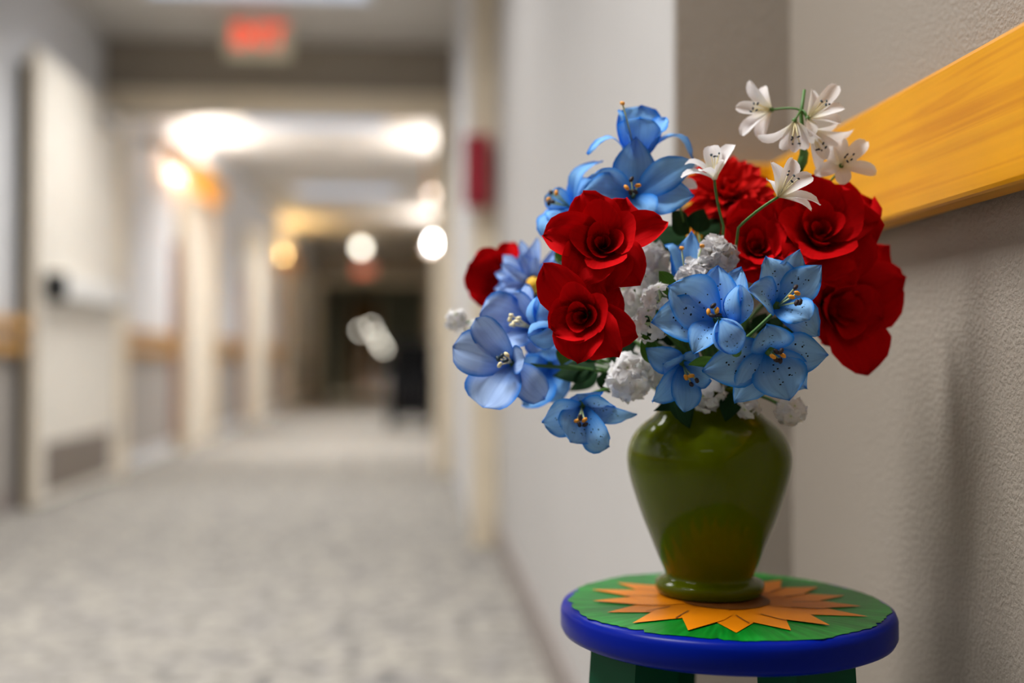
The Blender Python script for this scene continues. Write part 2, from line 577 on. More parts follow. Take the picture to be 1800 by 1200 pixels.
# second cross wall and the dim end of the corridor
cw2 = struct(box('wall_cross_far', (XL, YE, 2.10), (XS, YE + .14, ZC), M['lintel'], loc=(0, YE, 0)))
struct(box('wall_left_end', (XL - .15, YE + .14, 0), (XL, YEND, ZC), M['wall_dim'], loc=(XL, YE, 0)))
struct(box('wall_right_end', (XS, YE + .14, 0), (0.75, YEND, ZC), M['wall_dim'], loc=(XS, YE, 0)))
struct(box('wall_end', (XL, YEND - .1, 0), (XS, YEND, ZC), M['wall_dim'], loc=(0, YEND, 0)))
t9 = struct(box('trim_6', (XL, YE - .03, 2.02), (XS, YE + .17, 2.10), M['cream'], bev=0.004))
box('jamb', (XL, YE - .03, 0), (XL + .17, YE + .17, 2.02), M['cream'], t9, 0.004)
box('jamb', (XS - .1, YE - .03, 0), (XS, YE + .17, 2.02), M['cream'], t9, 0.004)
de = struct(box('door_5', (-1.72, YE + .3, 0.01), (-1.66, YE + 1.2, 2.02), M['dark'], bev=0.003))
de2 = struct(box('door_6', (-1.62, YEND - .15, 0.01), (-0.98, YEND - .1, 2.05), M['browndoor'], bev=0.003))
box('door_frame', (-1.70, YEND - .13, 0), (-1.62, YEND - .1, 2.13), M['cream'], de2)
box('door_frame', (-0.98, YEND - .13, 0), (-0.90, YEND - .1, 2.13), M['cream'], de2)
tube('door_handle', [(-1.05, YEND - .15, 1.0), (-1.05, YEND - .2, 1.0), (-1.15, YEND - .2, 1.0)], 0.012, M['steel'], de2)

# ================================================================== FITTINGS
# honey-coloured rail in the recess
RX, RZ0, RZ1 = 0.395, 0.8185, 0.924
rail = empty('wall_rail', (XR, 0, RZ0), 'honey coloured wooden wall rail behind the bouquet', 'rail')
box('rail_board', (RX, -2.4, RZ0), (XR - .008, YC - .036, RZ1), M['oak'], rail, 0.004)
box('return_board', (XC + .012, YC - .035, RZ0), (XR - .002, YC - .008, RZ1), M['oakx'], rail, 0.004)
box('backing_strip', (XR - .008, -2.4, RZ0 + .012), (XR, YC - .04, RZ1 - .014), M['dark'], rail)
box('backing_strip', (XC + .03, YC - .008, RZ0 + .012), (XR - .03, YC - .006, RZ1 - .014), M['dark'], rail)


def handrail(y0, y1, label):
    h = empty('handrail', (XL, y0, 0.73), label, 'handrail', 'handrails along the far corridor wall')
    box('grip_board', (XL + .035, y0, 0.835), (XL + .075, y1, 0.895), M['oakfar'], h, 0.008)
    box('bumper_board', (XL + .006, y0, 0.73), (XL + .05, y1, 0.80), M['oakfar'], h, 0.006)
    n = max(2, int((y1 - y0) / 1.0) + 1)
    for i in range(n):
        y = y0 + .12 + (y1 - y0 - .24) * i / (n - 1)
        box('bracket', (XL, y - .03, 0.80), (XL + .04, y + .03, 0.87), M['oakfar'], h)


handrail(-3.0, 6.7, 'wooden handrail running behind the open cream door')
handrail(7.0, 8.62, 'wooden handrail just past the open cream door')
handrail(10.0, 11.88, 'wooden handrail between the two nearer doorways of the corridor')
handrail(13.3, 15.18, 'wooden handrail short of the third doorway, by the warm wall light')


def ceiling_panel(x, y, label, watts=PANEL_WATTS, col=(1.0, 0.985, 0.97)):
    p = empty('ceiling_light', (x, y, ZC), label, 'ceiling light', 'fluorescent ceiling panels')
    hx, hy = 0.60, 0.30
    box('diffuser', (x - hx + .03, y - hy + .03, ZC - .012), (x + hx - .03, y + hy - .03, ZC - .006), M['panel'], p)
    ld = bpy.data.lights.new('panel_lamp', 'AREA')
    ld.shape = 'RECTANGLE'
    ld.size, ld.size_y = 1.1, 0.5
    ld.energy = watts
    ld.color = col
    ld.spread = math.radians(125)     # louvred: little light leaves at grazing angles
    lo_ = bpy.data.objects.new('panel_lamp', ld)
    COL.objects.link(lo_)
    lo_.parent = p
    lo_.location = (0, 0, -.022)
    for lo, hi in (((-hx, -hy), (hx, -hy + .03)), ((-hx, hy - .03), (hx, hy)), ((-hx, -hy + .03), (-hx + .03, hy - .03)), ((hx - .03, -hy + .03), (hx, hy - .03))):
        box('frame', (x + lo[0], y + lo[1], ZC - .018), (x + hi[0], y + hi[1], ZC), M['white'], p)


for y, wt, lab in ((-2.4, 6, 'fluorescent ceiling panel at the near end of the corridor'),
                   (0.85, 47, 'fluorescent ceiling panel over the hall beside the recess'),
                   (3.1, 30, 'fluorescent ceiling panel beside the pale column'),
                   (5.65, 29, 'fluorescent ceiling panel in front of the exit sign and cross wall'),
                   (8.95, 40, 'fluorescent ceiling panel just beyond the open fire doorway'),
                   (12.7, 40, 'fluorescent ceiling panel deeper in the corridor, past the wooden valance')):
    ceiling_panel(-0.85, y, lab, wt)
ceiling_panel(-0.85, 22.6, 'dim added panel brightening the last stretch behind the far exit sign', 26, (1.0, 0.85, 0.6))  # added lamp, no known fixture: lifts the corridor end out of black


def valance(x, y0, y1, side, z, label, tubemat):
    """wall light: wooden fascia in front of a tube that shines up and down"""
    p = empty('wall_light', (x, (y0 + y1) / 2, z), label, 'wall light')
    d = 0.13 * side
    a, b = sorted((x + d, x + d + .022 * side))
    box('fascia', (a, y0, z - .07), (b, y1, z + .13), M['oak'], p, 0.003)
    a, b = sorted((x, x + d))
    box('end_bracket', (a, y0, z + .05), (b, y0 + .02, z + .11), M['white'], p)
    box('end_bracket', (a, y1 - .02, z + .05), (b, y1, z + .11), M['white'], p)
    tube('tube', [(x + d * .35, y0 + .70, z + .115), (x + d * .35, y1 - .1, z + .115)], 0.022, tubemat, p, 10)


valance(XL, 7.9, 10.1, 1, 2.14, 'wooden valance wall light glowing white over the corridor doorway', M['tube'])
valance(XS, 8.6, 10.2, -1, 2.14, 'wooden valance wall light on the wall opposite the first doorway', M['tube'])
valance(XS, 13.6, 15.2, -1, 2.14, 'wooden valance wall light deeper along the wall with the wheelchair', M['tube'])
valance(XL, 14.6, 16.2, 1, 2.02, 'warm amber valance wall light by the third doorway', M['tubewarm'])

gl = empty('globe_light', (-0.98, 18.3, ZC), 'small round ceiling lamp before the far exit sign', 'ceiling light')
V, F = lathe_data([(0.0, -.0), (0.07, 0), (0.07, -.02), (0.0, -.02)], (-0.98, 18.3, ZC), 20)
mobj('ceiling_rose', V, F, M['white'], gl)
V, F = ball_data((-0.98, 18.3, ZC - .09), 0.075)
mobj('globe', V, F, M['bulb'], gl, smooth=True)


def text_mesh(body, size, depth):
    cu = bpy.data.curves.new('lettering', 'FONT')
    cu.body = body
    cu.size = size
    cu.extrude = depth
    cu.align_x = 'CENTER'
    cu.align_y = 'CENTER'
    o = bpy.data.objects.new('lettering', cu)
    COL.objects.link(o)
    dg = bpy.context.evaluated_depsgraph_get()
    me = o.evaluated_get(dg).to_mesh()
    vs = [v.co.copy() for v in me.vertices]
    fs = [list(p.vertices) for p in me.polygons]
    o.evaluated_get(dg).to_mesh_clear()
    bpy.data.objects.remove(o)
    bpy.data.curves.remove(cu)
    return vs, fs


def exit_sign(x, y, z0, wd, ht, label, dim=False):
    s = empty('exit_sign', (x, y, ZC), label, 'sign', 'exit signs')
    box('casing', (x - wd / 2, y, z0), (x + wd / 2, y + .05, z0 + ht), M['exitface'], s, 0.008)
    box('mount', (x - .05, y + .01, z0 + ht), (x + .05, y + .04, ZC), M['white'], s)
    # the word, one letter at a time
    adv = wd * 0.19
    for i, ch in enumerate('EXIT'):
        vs, fs = text_mesh(ch, ht * 0.88, 0.002)
        cx = x + (i - 1.5) * adv
        vs = [Vector((v.x * 1.0 + cx, y - .003 - v.z, v.y + z0 + ht * .55)) for v in vs]
        mobj('letter', vs, fs, M['exitred'], s)


p = atY(453, 70, 6.3)
exit_sign(p.x, 6.3, 2.40, 0.37, 0.21, 'cream exit sign with red letters above the open fire doors')
p = atY(641, 478, 18.9)
exit_sign(p.x, 18.9, 2.10, 0.36, 0.22, 'far exit sign with red letters near the small round ceiling lamp')

# dark red alarm box on the stepped wall end
fa = empty('alarm_box', (0.23, YS - .02, 1.28), 'dark red alarm box mounted high on the wall end past the column', 'alarm box')
a0, a1 = atY(815, 362, YS - .07), atY(862, 238, YS - .07)
box('housing', (a0.x, YS - .09, a0.z), (a1.x, YS - .0205, a1.z), M['maroon'], fa, 0.006)
box('front_plate', (a0.x + .012, YS - .096, a0.z + .02), (a1.x - .012, YS - .09, a1.z - .02), M['maroon'], fa, 0.002)

# ------------------------------------------------------------------ wheelchair against the right wall
def ring_data(c, R, r, n=28, m=6):
    V, F = [], []
    c = Vector(c)
    for i in range(n):
        a = 2 * math.pi * i / n
        d = Vector((0, math.cos(a), math.sin(a)))
        for j in range(m):
            b = 2 * math.pi * j / m
            V.append(c + d * (R + r * math.cos(b)) + Vector((r * math.sin(b), 0, 0)))
    for i in range(n):
        for j in range(m):
            F.append([i * m + j, ((i + 1) % n) * m + j, ((i + 1) % n) * m + (j + 1) % m, i * m + (j + 1) % m])
    return V, F


wx, wy = -0.09, 11.45
wc = empty('wheelchair', (wx, wy, 0), 'black wheelchair parked against the corridor wall beyond the fire doors', 'wheelchair')
for s in (-1, 1):
    V, F = ring_data((wx + s * .23, wy + .1, .305), .29, .016)
    wh = mobj('wheel', V, F, M['black'], wc, smooth=True)
    sp = [tube_data([(wx + s * .23, wy + .1, .305), (wx + s * .23, wy + .1 + .285 * math.cos(a), .305 + .285 * math.sin(a))], .003, 4)
          for a in [2 * math.pi * k / 12 for k in range(12)]]
    V, F = join(sp)
    mobj('spokes', V, F, M['steel'], wh)
    V, F = lathe_data([(0, -.004), (.28, -.004), (.28, .004), (0, .004)], (0, 0, 0), 28)
    V = [Vector((wx + s * .225 + v.z, wy + .1 + v.x, .305 + v.y)) for v in V]
    mobj('wheel_cover', V, F, M['black'], wh)
    V, F = ring_data((wx + s * .262, wy + .1, .305), .25, .008)
    mobj('hand_rim', V, F, M['steel'], wh, smooth=True)
    V, F = ring_data((wx + s * .2, wy - .36, .09), .072, .018, 16)
    cs = mobj('caster', V, F, M['black'], wc, smooth=True)
    tube('caster_fork', [(wx + s * .2, wy - .36, .09), (wx + s * .2, wy - .33, .25)], .012, M['black'], cs)
    tube('side_frame', [(wx + s * .2, wy - .33, .25), (wx + s * .2, wy - .33, .50), (wx + s * .2, wy + .24, .50), (wx + s * .2, wy + .26, .92), (wx + s * .2, wy + .36, .93)], .013, M['black'], wc)
    box('armrest', (wx + s * .2 - .03, wy - .16, .70), (wx + s * .2 + .03, wy + .22, .735), M['black'], wc, .008)
    box('skirt_guard', (wx + s * .2 - .006, wy - .16, .5), (wx + s * .2 + .006, wy + .22, .70), M['black'], wc)
    tube('leg_rest', [(wx + s * .17, wy - .33, .48), (wx + s * .17, wy - .48, .14)], .012, M['black'], wc)
    box('footplate', (wx + s * .1 - .075, wy - .60, .11), (wx + s * .1 + .075, wy - .44, .13), M['black'], wc, .004)
box('calf_panel', (wx - .17, wy - .40, .14), (wx + .17, wy - .38, .48), M['black'], wc, .004)
box('seat', (wx - .2, wy - .32, .44), (wx + .2, wy + .24, .52), M['black'], wc, .012)
box('backrest', (wx - .2, wy + .235, .52), (wx + .2, wy + .265, .90), M['black'], wc, .008)

# cart with small lamps and a dark bag far down the corridor
kx, ky = -0.62, 17.4
ct = empty('cart', (kx, ky, 0), 'pale utility cart far down the corridor under small lamps', 'cart')
for z in (.14, .44, .74):
    box('shelf', (kx - .32, ky - .22, z), (kx + .32, ky + .22, z + .03), M['pinkgrey'], ct, .004)
for sx in (-1, 1):
    for sy in (-1, 1):
        tube('post', [(kx + sx * .3, ky + sy * .2, .05), (kx + sx * .3, ky + sy * .2, .77)], .014, M['steel'], ct)
        V, F = ring_data((kx + sx * .3, ky + sy * .2, .05), .036, .014, 14)
        mobj('caster', V, F, M['black'], ct, smooth=True)
box('side_panel', (kx - .31, ky - .2, .17), (kx + .31, ky - .19, .44), M['pinkgrey'], ct)
bg = empty('bag', (kx - .02, ky - .02, .47), 'dark bag on the middle shelf of the pale cart', 'bag')
box('bag_body', (kx - .14, ky - .16, .47), (kx + .12, ky + .1, .67), M['black'], bg, .04)
tube('bag_handle', [(kx - .08, ky - .03, .66), (kx - .05, ky - .03, .71), (kx + .03, ky - .03, .71), (kx + .06, ky - .03, .66)], .01, M['black'], bg)
lm = empty('globe_lamp', (kx - .2, ky, .77), 'lamp with a slanting row of little globes on the pale cart', 'lamp')
V, F = lathe_data([(0, 0), (.07, 0), (.07, .02), (.012, .03), (.012, .12), (0, .12)], (kx - .2, ky, .77), 16)
mobj('lamp_base', V, F, M['steel'], lm)
gp = [atY(u, v, ky) for u, v in ((634, 581), (652, 574), (661, 590), (668, 603), (674, 612))]
tube('lamp_arm', [(kx - .2, ky, .88)] + [g + Vector((0, .03, 0)) for g in gp], .008, M['steel'], lm)
for g in gp:
    V, F = ball_data(g, .03)
    mobj('globe', V, F, M['bulb'], lm, smooth=True)

# ================================================================== STOOL
SX, SY, SZ, SR = 0.241, 0.868, 0.508, 0.1305
st = empty('painted_stool', (SX, SY, 0), 'round stool painted with an orange sunflower on green with a cobalt blue edge', 'stool')
th = 0.024
prof = [(0, -th), (SR - .006, -th), (SR - .002, -th + .002), (SR, -th + .006), (SR, -.006), (SR - .0015, -.002), (SR - .005, 0), (0, 0)]
V, F = lathe_data(prof, (SX, SY, SZ), 96)
seat = mobj('seat', V, F, M['sblue'], st, smooth=True)
# the green field, with an uneven brushed rim
V = [Vector((SX, SY, SZ + .0006))]
ng = 180
for k in range(ng):
    a = 2 * math.pi * k / ng
    r = SR - .0065 + .0022 * math.sin(9 * a + 1) * math.sin(4 * a) + rng.uniform(-.0012, .0012)
    if rng.random() < .05: r -= .004
    V.append(Vector((SX + r * math.cos(a), SY + r * math.sin(a), SZ + .0006)))
F = [[0, 1 + k, 1 + (k + 1) % ng] for k in range(ng)]
gf = mobj('green_field', V, F, M['sgreen'], st)
# move the origin to the seat centre so the brush strokes radiate
for v in gf.data.vertices: v.co.z -= SZ
gf.location.z = SZ
npet = 17
for k in range(npet):
    a = 2 * math.pi * (k + .3) / npet + rng.uniform(-.03, .03)
    L = 0.107 + rng.uniform(-.006, .005)
    hw = 0.0185
    ca, sa = math.cos(a), math.sin(a)
    out = [(0.02, -.006), (0.05, -hw * .95), (0.068, -hw * .86), (L, rng.uniform(-.003, .003)), (0.068, hw * .86), (0.05, hw * .95), (0.02, .006)]
    zz = SZ + .0012 + .00025 * (k % 3)
    vv = [Vector((SX + x * ca - y * sa, SY + x * sa + y * ca, zz)) for x, y in out]
    pt = mobj('painted_petal', vv, [list(range(len(vv)))], M['sorange'], seat)
    ln = [(0.05, -hw * .88), (0.076, -hw * .99), (0.0765, -hw * .93), (0.05, -hw * .80)]
    mobj('outline_stroke', [Vector((SX + x * ca - y * sa, SY + x * sa + y * ca, zz + .0003)) for x, y in ln], [[0, 1, 2, 3]], M['sline'], st)
V = [Vector((SX, SY, SZ + .0022))] + [Vector((SX + .035 * math.cos(2 * math.pi * k / 40), SY + .035 * math.sin(2 * math.pi * k / 40), SZ + .0022)) for k in range(40)]
mobj('flower_eye', V, [[0, 1 + k, 1 + (k + 1) % 40] for k in range(40)], M['sline'], st)
for k in range(4):
    a = math.radians(25 + 90 * k)
    d = Vector((math.cos(a), math.sin(a), 0))
    q = Vector((-d.y, d.x, 0))
    top = Vector((SX, SY, SZ - th)) + d * .088
    bot = Vector((SX, SY, 0)) + d * .125
    V = []
    for c in (bot, top):
        for i, j in ((-1, -1), (1, -1), (1, 1), (-1, 1)):
            V.append(c + d * (.02 * i) + q * (.029 * j))
    mobj('leg', V, [[0, 3, 2, 1], [4, 5, 6, 7], [0, 1, 5, 4], [1, 2, 6, 5], [2, 3, 7, 6], [3, 0, 4, 7]], M['sleg'], st)

# ================================================================== VASE
VX, VY = 0.2355, 0.895
vz = SZ + .0024
PXM = 0.895 / FPX     # metres per pixel at the vase
vprof_px = [(0, 1052), (82, 1052), (93, 1047), (96, 1040), (95, 1032), (88, 1027), (79, 1022), (80, 1012), (90, 990), (104, 955), (118, 920), (130, 885), (140, 852), (145, 825), (145, 805), (140, 785), (131, 768), (118, 753), (103, 742), (93, 732), (88, 720), (88, 708), (93, 698), (100, 690), (101, 687), (96, 688)]
pr = [(r * PXM, vz + (1052 - y) * PXM) for r, y in vprof_px]
inner = [(max(0, (r - 9) * PXM), vz + (1052 - y) * PXM) for r, y in [(88, 708), (92, 735), (128, 775), (136, 810), (130, 850), (100, 940), (70, 1015), (9, 1030)]]
prof = pr + inner


def smooth_prof(p, n=3):
    out = []
    for i in range(len(p) - 1):
        p0, p1, p2, p3 = p[max(0, i - 1)], p[i], p[i + 1], p[min(len(p) - 1, i + 2)]
        for k in range(n):
            t = k / n
            out.append(tuple(0.5 * ((2 * p1[j]) + (-p0[j] + p2[j]) * t + (2 * p0[j] - 5 * p1[j] + 4 * p2[j] - p3[j]) * t * t + (-p0[j] + 3 * p1[j] - 3 * p2[j] + p3[j]) * t ** 3) for j in (0, 1)))
    out.append(p[-1])
    return [(max(0, r), z) for r, z in out]


V, F = lathe_data(smooth_prof(prof), (VX, VY, 0), 80)
vase = mobj('vase', V, F, M['vase'], None, (VX, VY, vz), smooth=True)
tag(vase, 'glossy olive green ceramic vase standing on the painted stool', 'vase')
MOUTH = Vector((VX, VY, vz + (1052 - 690) * PXM))

# ================================================================== FLOWERS
def noise1(x, seed):
    return math.sin(x * 3.1 + seed) * .5 + math.sin(x * 7.3 + seed * 2.3) * .3 + math.sin(x * 13.7 + seed * .7) * .2


def shape_w(kind, t):
    if kind == 'lily':
        return (0.22 + 0.78 * math.sin(math.pi / 2 * min(1, t / .52))) if t < .52 else max(0.0, 1 - ((t - .52) / .48) ** 1.65) ** .95
    if kind == 'round':
        return (0.22 + 0.78 * math.sin(math.pi / 2 * min(1, t / .62))) if t < .62 else max(0.0, 1 - ((t - .62) / .38) ** 2.4) ** .55
    if kind == 'rose':
        return (0.40 + 0.60 * math.sin(math.pi / 2 * min(1, t / .6))) if t < .6 else max(0.0, 1 - ((t - .6) / .4) ** 2.3) ** .62
    if kind == 'rosept':
        return (0.45 + 0.55 * math.sin(math.pi / 2 * min(1, t / .55))) if t < .55 else max(0.0, 1 - ((t - .55) / .45) ** 1.8) ** .8
    if kind == 'notch':
        return (0.25 + 0.75 * math.sin(math.pi / 2 * min(1, t / .6))) if t < .6 else max(0.12, 1 - ((t - .6) / .4) ** 2.6) ** .6
    if kind == 'leaf':
        return math.sin(math.pi * t ** .8) ** .9 if t < 1 else 0
    return 1


def petal_data(base, tip, axis, width, bow=.22, curl=0.0, cup=.18, kind='lily', roll=0.0, ruffle=0.0, nu=6, nv=9, seed=0.0):
    L = (tip - base).length
    p1 = base + (tip - base) * .45 + axis * bow * L
    C = []
    for i in range(nv + 1):
        t = i / nv
        c = base * (1 - t) ** 2 + p1 * 2 * t * (1 - t) + tip * t * t
        if curl:
            c = c - axis * curl * L * (max(0, t - .5) / .5) ** 2
        C.append(c)
    outw = (tip - base) - axis * axis.dot(tip - base)
    outw = outw.normalized() if outw.length > 1e-5 else Vector((0, 0, 0))
    V, F, UV = [], [], []
    lastS = None
    for i in range(nv + 1):
        t = i / nv
        T = (C[min(i + 1, nv)] - C[max(i - 1, 0)]).normalized()
        nr = axis - outw * .7
        N = nr - T * nr.dot(T)
        if N.length < .15 and lastS is not None:
            N = lastS.cross(T)
        N.normalize()
        S = T.cross(N).normalized()
        if lastS is not None and S.dot(lastS) < 0: S = -S; N = -N
        lastS = S
        if roll:
            q = Matrix.Rotation(roll * t, 3, T)
            S2, N2 = q @ S, q @ N
        else:
            S2, N2 = S, N
        hw = width / 2 * shape_w(kind, t)
        for j in range(nu + 1):
            s = -1 + 2 * j / nu
            z = cup * hw * s * s - .04 * width * math.exp(-(s * 5) ** 2)
            if ruffle:
                z += ruffle * width * noise1(s * 1.3 + t * 2.2, seed + s) * (t ** 1.5) * (0.35 + abs(s))
            V.append(C[i] + S2 * (hw * s) + N2 * z)
            UV.append((j / nu, t))
    for i in range(nv):
        for j in range(nu):
            a = i * (nu + 1) + j
            F.append([a, a + 1, a + nu + 2, a + nu + 1])
    return V, F, UV


def frame(axis):
    a = axis.normalized()
    e1 = a.cross(Vector((0, 0, 1)))
    if e1.length < .1: e1 = a.cross(Vector((1, 0, 0)))
    e1.normalize()
    return a, e1, a.cross(e1)


def view_dir(r, u, toward):
    return (RT * r + UP * u - FW * toward).normalized()


def stem_to_vase(parent, start, axis, rad=.0016, mat='stem'):
    a = rng.uniform(0, 2 * math.pi)
    rr = rng.uniform(0, .026)
    m = MOUTH + Vector((math.cos(a) * rr, math.sin(a) * rr, 0))
    end = m + Vector((0, 0, -.07))
    mid = m + Vector((0, 0, .015)) + (start - m) * .25
    p1 = start - axis * (start - m).length * .3
    pts = bez(start, (p1 + mid) / 2, m, 8) + [end]
    return tube('stem', pts, rad, M[mat], parent, 6)


def new_flower(name, centre, label, cat, parent, group, recept=.005, mat='stem'):
    if parent is None:
        return empty(name, centre, label, cat, group)
    V, F = ball_data(centre, recept, n=8, m=5)
    return mobj('blossom', V, F, M[mat], parent, smooth=True)


def stamens(root, base, axis, n, length, spread, fmat, amat, arad=.0016, frad=.0006, alen=.005):
    a, e1, e2 = frame(axis)
    for k in range(n):
        th_ = 2 * math.pi * k / n + rng.uniform(-.3, .3)
        d = (a + (e1 * math.cos(th_) + e2 * math.sin(th_)) * spread * rng.uniform(.6, 1.2)).normalized()
        tip = base + d * length * rng.uniform(.85, 1.1)
        v1, f1 = tube_data([base, base + d * length * .5 + a * .001, tip], frad, 5)
        side = d.cross(Vector((rng.uniform(-1, 1), rng.uniform(-1, 1), rng.uniform(-1, 1)))).normalized()
        am = amat[k % len(amat)]
        v2, f2 = tube_data([tip - side * alen / 2, tip - side * alen * .25, tip + side * alen * .25, tip + side * alen / 2], [arad * .4, arad, arad, arad * .4], 6)
        n1 = len(v1)
        mobj('stamen', v1 + v2, f1 + [[i + n1 for i in f] for f in f2], [M[fmat], M[am]], root, smooth=True, fmats=[0] * len(f1) + [1] * len(f2))


def lily(label, cu, cv, Y, ax, tips, mat='lily', kind='lily', parent=None, nst=6, stl=.02, throat=.012, fil='filament', anth=('anther', 'anther_dark', 'anther_dark'), spread=.22, ruffle=.09):
    c = atY(cu, cv, Y)
    axis = view_dir(*ax)
    base = c - axis * throat
    root = new_flower('lily', base, label, 'flower', parent, 'blue cloth lilies in the vase')
    m = Y / FPX
    for i, tp in enumerate(tips):
        u, v, dY, wd = tp[:4]
        curl = tp[4] if len(tp) > 4 else 0.2
        bow = tp[5] if len(tp) > 5 else .25
        roll = tp[6] if len(tp) > 6 else rng.uniform(-.25, .25)
        tip = atY(u, v, Y + dY)
        # the curl pulls the tip back along the axis, so aim a little in front of it
        L = (tip - base).length
        V, F, UV = petal_data(base + Vector((rng.uniform(-1, 1), rng.uniform(-1, 1), rng.uniform(-1, 1))) * .001, tip + axis * curl * L * .9, axis, wd * m * 1.28, bow, curl, rng.uniform(.0, .25), kind, roll, ruffle, 8, 12, rng.uniform(0, 9))
        mobj('petal', V, F, M[mat], root, smooth=True, uvs=UV)
    if nst:
        stamens(root, base + axis * .003, axis, nst, stl + throat, spread, fil, anth)
    if parent is None:
        V, F = tube_data([base - axis * .010, base - axis * .004, base + axis * .002], [.002, .0035, .0045], 8)
        mobj('calyx', V, F, M['stem'], root, smooth=True)
        stem_to_vase(root, base - axis * .008, axis)
    return root


def bud(parent, cu, cv, Y, du, dv, L_px, W_px, mat='lilyspot'):
    c = atY(cu, cv, Y)
    d = (RT * du - UP * dv - FW * .35).normalized()
    m = Y / FPX
    L, W = L_px * m, W_px * m
    b = c - d * L * .5
    V, F = ball_data(b, .004, n=8, m=5)
    root = mobj('bud', V, F, M['stem'], parent, smooth=True)
    a, e1, e2 = frame(d)
    for k in range(3):
        th0 = 2 * math.pi * k / 3 + .4
        V, F, UV = [], [], []
        for i in range(11):
            t = i / 10
            r = W / 2 * (math.sin(math.pi * min(1, t * .92 + .06)) ** .75) * (1 + .03 * k)
            for j in range(9):
                s = -1 + j / 4
                ph = th0 + s * 1.25 * (1 - .5 * t * t)
                V.append(b + d * (L * t) + (e1 * math.cos(ph) + e2 * math.sin(ph)) * (r * (1 + .05 * s)))
                UV.append((j / 8, t))
        for i in range(10):
            for j in range(8):
                q = i * 9 + j
                F.append([q, q + 1, q + 10, q + 9])
        mobj('petal', V, F, M[mat], root, smooth=True, uvs=UV)
    return root


def rose(label, cu, cv, Y, ax, R_px, tips, mat='red', inner=1.0, seed=1, kind='rose'):
    c = atY(cu, cv, Y)
    axis = view_dir(*ax)
    m = Y / FPX
    R = R_px * m
    a, e1, e2 = frame(axis)
    base = c - a * R * .55
    root = empty('rose', base, label, 'flower', 'red cloth roses in the vase')
    rg = random.Random(seed)

    def patch(th0, r0, r1, h0, h1, span, curl, sd):
        V, F, UV = [], [], []
        nu, nv = 10, 9
        for i in range(nv + 1):
            t = i / nv
            for j in range(nu + 1):
                s = -1 + 2 * j / nu
                top = 1 - .16 * s * s - .10 * abs(s) ** 5 + .03 * math.sin(s * 4 + sd)
                te = t * top
                ph = th0 + s * span * (.35 + .65 * math.sin(math.pi / 2 * min(1, t * 1.3)))
                r = r0 + (r1 - r0) * te ** .8 + curl * R * max(0, te - .62) ** 2 * 4 * (1 + .5 * math.sin(s * 3 + sd)) + .035 * R * s
                h = h0 + (h1 - h0) * te - curl * R * max(0, te - .7) ** 2 * 4
                V.append(base + a * h + (e1 * math.cos(ph) + e2 * math.sin(ph)) * r)
                UV.append((j / nu, t))
        for i in range(nv):
            for j in range(nu):
                q = i * (nu + 1) + j
                F.append([q, q + 1, q + nu + 2, q + nu + 1])
        mobj('petal', V, F, M[mat], root, smooth=True, uvs=UV)

    k = 0
    for ring, (n, r1, h1, span, curl) in enumerate(((2, .13, .62, 1.9, .03), (3, .30, .80, 1.2, .06), (4, .56, .94, .95, .16))):
        for i in range(n):
            k += 1
            patch(2 * math.pi * i / n + ring * .9 + rg.uniform(-.2, .2), .05 * R, r1 * R * inner * rg.uniform(.88, 1.12), 0.05 * R, h1 * R * rg.uniform(.93, 1.05), span, curl, k * 1.7)
    for i, tp in enumerate(tips):
        u, v, dY, wd = tp[:4]
        curl = tp[4] if len(tp) > 4 else .18
        tip = atY(u, v, Y + dY)
        L = (tip - base).length
        V, F, UV = petal_data(base, tip + a * curl * L, a, wd * m * 1.1, .28, curl, rg.uniform(.15, .4), kind, rg.uniform(-.35, .35), .12, 9, 12, rg.uniform(0, 9))
        mobj('petal', V, F, M[mat], root, smooth=True, uvs=UV)
    V, F = tube_data([base - a * .012, base - a * .004, base + a * .002], [.002, .005, .007], 10)
    mobj('calyx', V, F, M['stem'], root, smooth=True)
    stem_to_vase(root, base - a * .010, a, .002)
    return root


# --- blue lilies, clockwise from the top
lily('blue lily opening upwards at the very top of the bouquet', 1122, 262, .862, (.15, .95, .25),
     [(1126, 186, .016, 66, -.02, .05), (1172, 206, -.004, 62, .02, .10), (1088, 192, -.004, 58, .04, .10), (1034, 262, 0, 30, .45, .30), (1220, 268, .006, 34, .4, .3), (1124, 206, -.016, 62, .06, .10)], kind='round', nst=1, stl=.034, anth=('anther',), spread=.9)
lily('blue lily with orange and black stamens above the upper red rose', 1112, 340, .850, (-.1, .15, .95),
     [(1118, 240, .0, 62, -.05, .02), (1224, 285, .004, 48, .25, .3), (1220, 345, -.008, 62, .05, .12), (1140, 394, -.014, 54, .1, .2), (1020, 338, .0, 56, .18, .2), (1034, 312, .008, 44, .2, .3)], nst=5, stl=.012)
lily('blue lily facing the pale column, tucked behind the upper red rose', 990, 358, .885, (-.65, .2, .7),
     [(1042, 312, .0, 44, .15), (1058, 282, .005, 24, .4, .35), (962, 338, .0, 36), (955, 418, -.004, 46, .3, .2), (1005, 412, -.01, 40), (968, 385, -.008, 44)], nst=5, stl=.012)
pb_ = lily('pale blue open flower with cream stamens below the blue daisy', 925, 572, .868, (-.65, .25, .7),
     [(842, 552, -.002, 76, .05, .15), (868, 598, -.006, 60, .05, .15), (890, 520, .006, 56, .05, .15), (925, 498, .008, 34, .05), (958, 612, -.004, 46), (975, 560, .004, 46)], mat='lilypale', kind='round', nst=6, stl=.012, fil='cream_fil', anth=('cream_fil',))
bud(pb_, 953, 548, .850, -.15, -.6, 62, 58, 'lily')
bud(pb_, 956, 586, .846, -.7, .1, 62, 56, 'lily')
